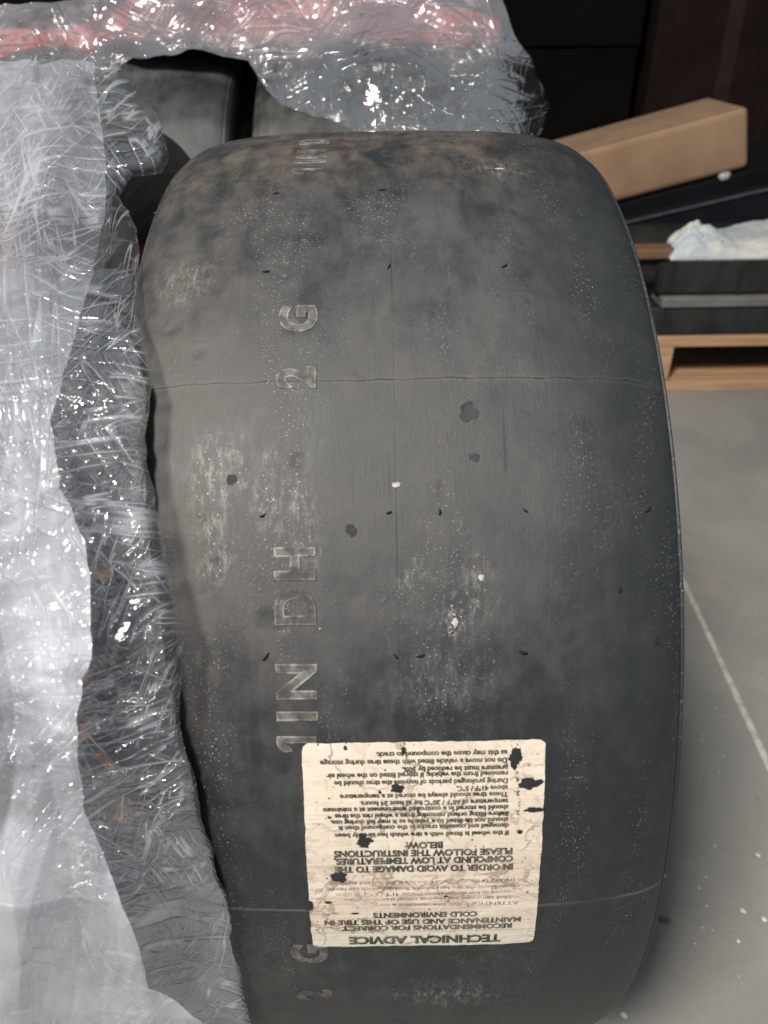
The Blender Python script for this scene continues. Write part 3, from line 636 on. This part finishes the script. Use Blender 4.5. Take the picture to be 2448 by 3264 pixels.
V = vv[:, None] * np.ones((1, 230)); q = np.linspace(0, 1, 230)[None, :]
e = poly(E_IN, vv, 5, 3)[:, None]; U = -160 + (e + 160) * q
D = poly(D_E, V) - 0.02 * (1 - (U + 160) / (e + 160)) + 0.006 * np.exp(-(e - U) / 14.0)
M_F2 = mat_film('clear_film', 0.075, (0.88, 0.91, 1.0), seed=1.0, stretch=(0.6, 1.5, 1), hz_low=(0.34, 0.50, 0.22), gloss=2.6, crehz=0.42, folds=((8, 7, 95, .04, .85), (40, 14, 150, .045, .5), (-6, 9, 130, .04, .8), (125, 16, 190, .045, .5), (165, 10, 135, .04, .7), (72, 30, 260, .05, .3), (20, 30, 240, .05, .35)))
inv = Matrix.Translation(-Vector(wrapA.location))
f2 = film('inner_layer', U, V, D, 5, M_F2, wrapA, bias=math.pi / 2, amp=0.5, big=0.008, fmax=70, droop=40)
f2.matrix_parent_inverse = inv
# dark sheet added behind the clear film to darken it and shade the tread
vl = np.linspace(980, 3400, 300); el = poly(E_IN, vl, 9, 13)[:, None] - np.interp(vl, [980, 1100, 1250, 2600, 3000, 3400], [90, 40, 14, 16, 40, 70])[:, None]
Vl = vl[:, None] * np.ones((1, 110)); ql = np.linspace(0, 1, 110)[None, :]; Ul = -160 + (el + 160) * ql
n = NT('added_shade_sheet'); o_ = n.coord('UV'); lb_ = n.noise(o_, 30, 5, 0.65, 0.8); lc_ = n.noise(n.mp(o_, loc=(3, 3, 0)), 55, 4, 0.6, 1.0)
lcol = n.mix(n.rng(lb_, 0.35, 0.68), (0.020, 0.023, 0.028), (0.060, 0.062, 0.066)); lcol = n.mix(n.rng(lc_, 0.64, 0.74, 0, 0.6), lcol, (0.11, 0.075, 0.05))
M_SHADE = n.done(n.pbr(lcol, 0.45, 0.35, n.bump(n.math('ADD', lb_, lc_), 0.6, 0.006)))
f0 = film('added_shade_sheet', Ul, Vl, poly(D_E, Vl) + 0.014 + 0.002 * np.clip((Vl - 2500) / 600, 0, 1) - 0.006 * (1 - ql), 45, M_SHADE, wrapA, amp=0.3, big=0.004, fmax=60); f0.matrix_parent_inverse = inv
e = poly(E_OUT, vv, 7, 8)[:, None]; V = vv[:, None] * np.ones((1, 200)); q = np.linspace(0, 1, 200)[None, :]; U = -160 + (e + 160) * q
D = poly(D_E, V) - 0.022 - 0.024 * (1 - (U + 160) / (e + 160)) - 0.012 * (V > 2000) * np.clip((V - 2000) / 900, 0, 1)
M_F1 = mat_film('hazy_film', 0.32, (0.87, 0.905, 1.0), seed=4.0, stretch=(1.4, 0.75, 1), hz_left=(-0.02, 0.045, 0.20), hz_low=(0.12, 0.28, 0.42), gloss=2.6, crehz=0.30, folds=((4, 8, 95, .04, .8), (50, 10, 140, .05, .6), (88, 7, 120, .04, .8), (120, 12, 170, .05, .6), (158, 9, 135, .04, .7), (70, 26, 230, .05, .35), (22, 30, 220, .05, .35), (100, 22, 260, .05, .35)))
f1 = film('outer_layer', U, V, D, 15, M_F1, wrapA, bias=0.15, amp=0.5, big=0.014, fmax=70, droop=190); f1.matrix_parent_inverse = inv

T_TOP = [(-200, 50), (0, 42), (40, 40), (130, 28), (220, 8), (290, -10), (400, -30), (1500, -60), (1590, -10), (1612, 40), (1642, 90), (1682, 180), (1712, 270), (1722, 330), (1735, 340)]
T_BOT = [(-200, 212), (0, 212), (150, 217), (300, 245), (366, 246), (372, 205), (420, 180), (520, 166), (700, 180), (790, 190), (830, 252), (900, 332), (1000, 384), (1080, 412), (1200, 440), (1700, 440), (1712, 425), (1722, 360), (1735, 342)]
wrapB = thing('plastic_wrap', 'glinting clear plastic wrap bunched over the tyres behind, pink where red cloth shows through', 'plastic wrap', (0.0, 0.45, 0.0), (0, 0, 0), 'clear plastic wrap round the stored tyres')
uu = np.linspace(-160, 1733, 560); U = uu[None, :] * np.ones((190, 1)); q = np.linspace(0, 1, 190)[:, None]
V = poly(T_TOP, uu, 3, 4)[None, :] * (1 - q) + poly(T_BOT, uu, 6, 6)[None, :] * q
D = 0.845 - 0.03 * np.clip((V - 0) / 420, 0, 1) + 0.07 * np.clip((U - 1560) / 170, 0, 1) ** 2 - 0.03 * np.clip((300 - U) / 300, 0, 1)
M_F3 = mat_film('back_film', 0.10, (0.93, 0.80, 0.85), seed=9.0, rough=0.075, fscale=0.5, crinkle=1.6, crehz=0.16, gloss=2.6, gcap=0.7, hz_low=(0.085, 0.030, 0.30))
f3 = film('film_sheet', U, V, D, 25, M_F3, wrapB, bias=0.9, amp=0.8, big=0.02, fmin=6, fmax=50)
f3.matrix_parent_inverse = Matrix.Translation(-Vector(wrapB.location))

# dry leaf scraps caught between the tyre and the wrap
M_LEAF = mat_simple('trapped_leaf', (0.22, 0.125, 0.075), 0.8, 0.2, 0.5, 120, 0.3, 200)
for i, (u, v, r, lb) in enumerate(((262, 2330, .011, 'brown leaf scrap under the wrap at left, beside the upper half of the sticker'), (340, 2430, .008, 'small brown leaf scrap under the wrap beside the sticker edge'),
        (405, 2210, .007, 'tiny brown leaf scrap under the wrap above the sticker level at left'), (270, 2150, .009, 'brown leaf scrap under the wrap near the fold of the hazy layer'),
        (395, 2600, .008, 'brown leaf scrap under the wrap, low beside the tyre'), (330, 1820, .009, 'brown leaf scrap under the wrap beside the letter D'), (250, 1960, .007, 'tan leaf scrap trapped behind the hazy fold at left, level with letter N'))):
    c0 = W_(u, v, float(poly(D_E, np.array([float(v)]))[0]) + 0.002); rn = np.random.default_rng(90 + i); n_ = 9
    an = np.sort(rn.uniform(0, 2 * math.pi, n_)); rr = r * rn.uniform(0.5, 1.0, n_); up = (rn.normal(size=3)); up /= np.linalg.norm(up)
    e1_ = M[:, 0] * 1.0; e2_ = -M[:, 1] + 0.5 * up
    P = [c0 * 0] + [e1_ * rr[k] * math.cos(an[k]) + e2_ * 0.6 * rr[k] * math.sin(an[k]) + M[:, 2] * rn.uniform(-.002, .002) for k in range(n_)]
    lf = link('leaf_scrap', mesh('leaf_scrap', P, [(0, 1 + k, 1 + (k + 1) % n_) for k in range(n_)]), M_LEAF); lf.location = tuple(map(float, c0))
    md = lf.modifiers.new('thickness', 'SOLIDIFY'); md.thickness = 0.0006
    tag(lf, lb, 'leaf scrap', 'leaf scraps trapped under the wrap')

# ------------------------------------------------------------------ right background: pallet and what lies on it
PY = 1.08                                    # front face of the pallet
zt = float(on_y(2300, 1074, PY)[2]); M_PAL = mat_wood('pallet_wood', (0.38, 0.225, 0.125), (0.53, 0.335, 0.20))
xl = float(on_y(2030, 1180, PY)[0])
pal = thing('wooden_pallet', 'pale wooden pallet on the floor at right beneath black trays', 'pallet', (xl, PY, 0))
h_top = 0.022; zb = zt - h_top
for k in range(7): box('deck_board', (1.20, 0.095, h_top), (0.60, 0.05 + k * 0.116, zt - h_top / 2), M_PAL, pal, 0.002, 0.0008)
zlow = float(on_y(2300, 1166, PY)[2])
for k in range(3): box('bottom_board', (1.20, 0.10, 0.022), (0.60, 0.05 + k * 0.348, 0.0115), M_PAL, pal, 0.002, 0.0008)
bx = float(on_y(2142, 1150, PY)[0]) - xl
for kx in range(3):
    for ky in range(3):
        box('block', (0.10, 0.10, zb - 0.024), (bx - 0.05 + kx * 0.53, 0.053 + ky * 0.348, 0.0235 + (zb - 0.024) / 2), M_PAL, pal, 0.002, 0.0008)
for ky in range(3): box('nail_plate', (0.012, 0.004, 0.02), (bx - 0.02, 0.001, 0.03), M_DARK, pal, 0.001) if ky == 0 else None
M_BLK = mat_simple('black_tray_plastic', (0.020, 0.023, 0.022), 0.55, 0.4, 0.5, 7, 0.25, 40, (3, 1, 1))
M_GRY = mat_simple('grey_foam', (0.16, 0.15, 0.145), 0.85, 0.2, 0.2, 30)
z1 = float(on_y(2300, 985, PY)[2]); z2 = float(on_y(2300, 950, PY)[2]); z3 = float(on_y(2300, 838, PY + 0.02)[2])
x0 = xl + 0.0
tr = thing('black_tray', 'black flat tray resting directly on the pallet deck', 'tray', (x0 + 0.55, PY + 0.30, zt))
box('tray_body', (1.10, 0.58, z1 - zt - 0.001), (0, 0, (z1 - zt) / 2 + 0.0005), M_BLK, tr, 0.006, 0, 3, True)
gs = box('foam_sheet', (1.06, 0.56, z2 - z1 - 0.002), (x0 + 0.56, PY + 0.285, (z1 + z2) / 2), M_GRY, None, 0.005, 0.0012, 3, True)
tag(gs, 'grey foam sheet sandwiched between the black tray and black case', 'sheet')
xa = float(on_y(2112, 900, PY)[0]); hc = z3 - z2
cs_ = thing('black_case', 'black case with chamfered end under the white bag', 'case', (xa, PY + 0.02, z2 + 0.001))
bm = bmesh.new(); pr = [(0, 0), (1.0, 0), (1.0, hc), (0.028, hc), (0, hc * 0.80)]
vs0 = [bm.verts.new((x, 0, z)) for x, z in pr]; vs1 = [bm.verts.new((x, 0.50, z)) for x, z in pr]
bm.faces.new(vs0); bm.faces.new(vs1[::-1])
for i in range(5): bm.faces.new((vs0[i], vs1[i], vs1[(i + 1) % 5], vs0[(i + 1) % 5]))
bmesh.ops.recalc_face_normals(bm, faces=bm.faces); bmesh.ops.bevel(bm, geom=list(bm.edges), offset=0.005, segments=2, affect='EDGES')
me = bpy.data.meshes.new('case_body'); bm.to_mesh(me); bm.free(); link('case_body', me, M_BLK, cs_)
for k in range(3): box('seam_rib', (0.005, 0.006, hc * 0.8), (0.17 + k * 0.11 + 0.02 * (k == 1), -0.003, hc * 0.45), M_BLK, cs_, 0.002)
bm = bmesh.new(); bmesh.ops.create_cone(bm, cap_ends=True, segments=24, radius1=hc * 0.40, radius2=hc * 0.36, depth=0.030)
bmesh.ops.rotate(bm, matrix=Matrix.Rotation(math.pi / 2, 3, 'Y'), verts=bm.verts); me = bpy.data.meshes.new('end_cap'); bm.to_mesh(me); bm.free()
ec = link('end_cap', me, M_DARK, cs_, False); ec.location = (-0.016, 0.05, hc * 0.42)
bm = bmesh.new(); bmesh.ops.create_cone(bm, cap_ends=True, segments=6, radius1=0.014, radius2=0.011, depth=0.02)
bmesh.ops.bevel(bm, geom=list(bm.edges), offset=0.0015, segments=1, affect='EDGES')
bmesh.ops.rotate(bm, matrix=Matrix.Rotation(math.pi / 2, 3, 'Y'), verts=bm.verts); me = bpy.data.meshes.new('brass_fitting'); bm.to_mesh(me); bm.free()
bf = link('brass_fitting', me, mat_simple('brass', (0.62, 0.42, 0.18), 0.4, 0.5, 0.3, 60, 0.2, 60, (1, 1, 1), None, 0.6), cs_); bf.location = (-0.040, 0.046, hc * 0.42)

# white bag: crumpled, tied end to the left
nu, nv_ = 170, 90
xg, tg = np.meshgrid(np.linspace(0, 0.62, nu), np.linspace(0, math.pi, nv_), indexing='ij')
k = xg / 0.62
xw0 = float(on_y(2128, 800, PY + 0.06)[0]); hb = float(on_y(2300, 735, PY + 0.14)[2]) - z3
top_h = np.interp(xg, [0, .012, .05, .085, .12, .15, .20, .35, .62], [.004, .026, .056, .060, .044, .034, .040, .056, .066]) * 0.80
dep = np.interp(xg, [0, .02, .06, .3, .62], [.01, .05, .07, .13, .15])
env = np.sin(tg) ** 0.75
lump = np.exp(-((xg - 0.07) / 0.06) ** 2)
nzv = np.stack([xg * 16, tg * 2.0], -1)
z_ = top_h * env * (1 + 0.30 * fbm(nzv, 4, 61) + lump * 0.5 * fbm(nzv * 2.3, 4, 62)) + 0.0015
y_ = dep * (1 - np.cos(tg)) * (1 + 0.10 * fbm(nzv, 3, 63) * np.sin(tg))
bagm = NT('white_bag_film'); o_ = bagm.coord('Object')
cb = bagm.mix(bagm.rng(bagm.mp(o_, (1, 1, 1)) if False else bagm.noise(o_, 9, 4), 0.4, 0.65), (0.47, 0.51, 0.54), (0.58, 0.57, 0.52))
M_BAG = bagm.done(bagm.pbr(cb, 0.42, 0.5, bagm.bump(bagm.noise(o_, 42, 4, 0.6, 1.2), 0.6, 0.006)))
bag = link('plastic_bag', grid_mesh('plastic_bag', np.stack([xg, y_, z_], -1)), M_BAG, None, True)
bag.location = (xw0, PY + 0.035, z3 + 0.001)
tag(bag, 'crumpled white plastic bag lying on the black case at right', 'bag')

bt = on_y(2085, 822, PY + 0.30)
bt = on_y(2085, 822, PY + 0.05)
bat = thing('wooden_batten', 'brown wooden batten on the black case, half hidden by the sticker tyre', 'batten', (bt[0] + 0.02, PY + 0.075, z3 + 0.001))
M_WD = mat_wood('batten_wood', (0.13, 0.070, 0.040), (0.19, 0.11, 0.065))
hb2 = float(on_y(2085, 797, PY + 0.05)[2]) - z3
box('plank', (0.40, 0.05, hb2), (-0.17, 0, hb2 / 2), M_WD, bat, 0.003, 0.001)

# tilted black cases and the long carton on top of them
ang = R(13.8)
def tilted(name, label, cat, u0, v0, y, tilt): 
    p = on_y(u0, v0, y); return thing(name, label, cat, tuple(map(float, p)), (0, -tilt, 0))
YB = 1.50
def px(u, v, y): return np.array(on_y(u, v, y))
def seg(u0, v0, u1, v1, y): return float(np.linalg.norm((px(u1, v1, y) - px(u0, v0, y))[[0, 2]]))
M_CARD = None
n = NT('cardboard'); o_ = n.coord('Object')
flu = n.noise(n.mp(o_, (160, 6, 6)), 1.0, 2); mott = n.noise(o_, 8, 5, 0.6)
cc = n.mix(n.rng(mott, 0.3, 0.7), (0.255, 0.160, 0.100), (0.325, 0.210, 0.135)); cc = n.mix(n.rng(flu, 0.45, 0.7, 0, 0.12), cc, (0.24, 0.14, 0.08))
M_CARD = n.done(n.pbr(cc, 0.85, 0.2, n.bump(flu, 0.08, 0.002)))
cw = seg(1700, 716, 2388, 535, YB); chh = seg(2388, 535, 2368, 345, YB)
cart = tilted('cardboard_carton', 'long tan cardboard carton tilted up to the right behind the sticker tyre', 'carton', 1700, 716, YB, ang)
box('carton_body', (cw, 0.22, chh), (cw / 2, 0.11, chh / 2), M_CARD, cart, 0.018, 0, 4, True)
box('lid_flap', (cw - 0.030, 0.205, 0.004), (cw / 2 - 0.004, 0.112, chh + 0.0022), M_CARD, cart, 0.0015)
bm = bmesh.new(); bmesh.ops.create_icosphere(bm, subdivisions=3, radius=0.010)
for v in bm.verts: v.co *= 1 + 0.5 * float(fbm(np.array([[v.co.x * 120 + 3, v.co.y * 120 + v.co.z * 90]]), 3, 71)[0]); v.co.x *= 1.5
me = bpy.data.meshes.new('tape_end'); bm.to_mesh(me); bm.free()
n = NT('clear_tape'); M_TAPE = n.done(n.pbr((0.85, 0.87, 0.88), 0.12, 0.8, n.bump(n.noise(n.coord(), 160, 3), 0.8, 0.004), **{'Transmission Weight': 0.6}))
te = link('tape_end', me, M_TAPE, cart, True); te.location = ((cw - 0.062), -0.012, -0.002)
M_BK2 = mat_simple('black_case_plastic', (0.006, 0.006, 0.007), 0.8, 0.12, 0.4, 6)
M_BK3 = mat_simple('blue_black_plastic', (0.007, 0.009, 0.013), 0.8, 0.12, 0.4, 6)
def black_case(name, label, ul, vl, ur, vr, hh, y, tilt, mat, lip):
    L = seg(ul, vl, ur, vr, y); t = tilted(name, label, 'case', ul, vl, y, tilt)
    box('case_body', (L, 0.26, hh), (L / 2, 0.13, -hh / 2 - 0.001), mat, t, 0.006, 0, 3)
    if lip: box('lip', (L, 0.006, 0.007), (L / 2, -0.0035, -0.006), M_GREYLIP, t, 0.003)
    return t
M_GREYLIP = mat_simple('scuffed_lip', (0.055, 0.055, 0.058), 0.7, 0.4, 0.4, 30)
h1 = seg(2000, 638, 2020, 700, YB - 0.02)
black_case('storage_case', 'black case directly beneath the tilted cardboard carton', 1700, 724, 2700, 462, h1, YB - 0.01, ang, M_BK2, False)
black_case('storage_case', 'blue black case with a grey upper lip above the white bag', 1700, 770, 2700, 560, 0.26, YB - 0.05, R(12.4), M_BK3, True)
dk = thing('brown_carton', 'tall dark brown carton standing in shade at the upper right', 'carton', (1.50, 2.5, 0))
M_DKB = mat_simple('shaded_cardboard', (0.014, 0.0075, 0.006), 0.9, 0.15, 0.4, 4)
xr = float(on_y(2085, 150, 2.3)[0])
dk.location = (xr + 0.40, 2.3, 0)
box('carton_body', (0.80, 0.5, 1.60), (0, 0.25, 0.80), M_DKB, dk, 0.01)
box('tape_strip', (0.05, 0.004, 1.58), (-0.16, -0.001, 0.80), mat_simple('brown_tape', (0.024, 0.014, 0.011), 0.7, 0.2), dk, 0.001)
rk = thing('dark_crate', 'near black crate in deep shade left of the tall brown carton', 'crate', (xr - 0.85, 2.55, 0))
M_DKK = mat_simple('crate_in_shade', (0.0032, 0.0026, 0.0025), 0.9, 0.1, 0.4, 4)  # lack of light put into the crate colour as near-black
hz_ = float(on_y(1800, 150, 2.3)[2])
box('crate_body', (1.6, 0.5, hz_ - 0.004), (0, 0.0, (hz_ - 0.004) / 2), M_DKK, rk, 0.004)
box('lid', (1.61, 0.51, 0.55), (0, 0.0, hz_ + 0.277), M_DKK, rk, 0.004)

# ------------------------------------------------------------------ crumbs on the floor
M_CH = mat_simple('chip_plaster', (0.62, 0.60, 0.55), 0.8, 0.2, 0.25, 90)
def crumb(name, u, v, r, mat, label, cat, group=None, fl=0.45, el=1.0):
    p = on_floor(u, v); bm = bmesh.new(); bmesh.ops.create_icosphere(bm, subdivisions=2, radius=r); sd = int(u + v)
    for q in bm.verts:
        q.co *= 1 + 0.7 * float(fbm(np.array([[q.co.x / r * 1.3 + sd, q.co.y / r * 1.3 + q.co.z / r]]), 2, sd)[0]); q.co.z *= fl; q.co.x *= el
    zmin = min(q.co.z for q in bm.verts)
    me = bpy.data.meshes.new(name); bm.to_mesh(me); bm.free(); o = link(name, me, mat, None); o.location = (p[0], p[1], -zmin + 0.0002); o.rotation_euler.z = random.uniform(0, 3)
    tag(o, label, cat, group)
for u, v, r, lb in ((2366, 2906, .0028, 'larger off-white chip on the grey floor, low at the right edge of the picture'), (2436, 2933, .0026, 'off-white chip cut by the right edge of the picture, on the floor'),
                    (2353, 3001, .0018, 'small off-white chip on the floor just below the larger one'), (2415, 2728, .0022, 'off-white chip on the floor at right, topmost of the bright ones'),
                    (1987, 3237, .0028, 'off-white chip at the bottom of the picture under the tyre shoulder')):
    crumb('plaster_chip', u, v, r, M_CH, lb, 'chip', 'pale chips scattered on the floor')
crumb('leaf_fragment', 2122, 2935, .0034, mat_simple('dry_leaf', (0.20, 0.12, 0.10), 0.8, 0.2, 0.3, 200), 'small reddish brown crumb on the floor beside the tyre foot', 'crumb', None, 0.25, 1.7)
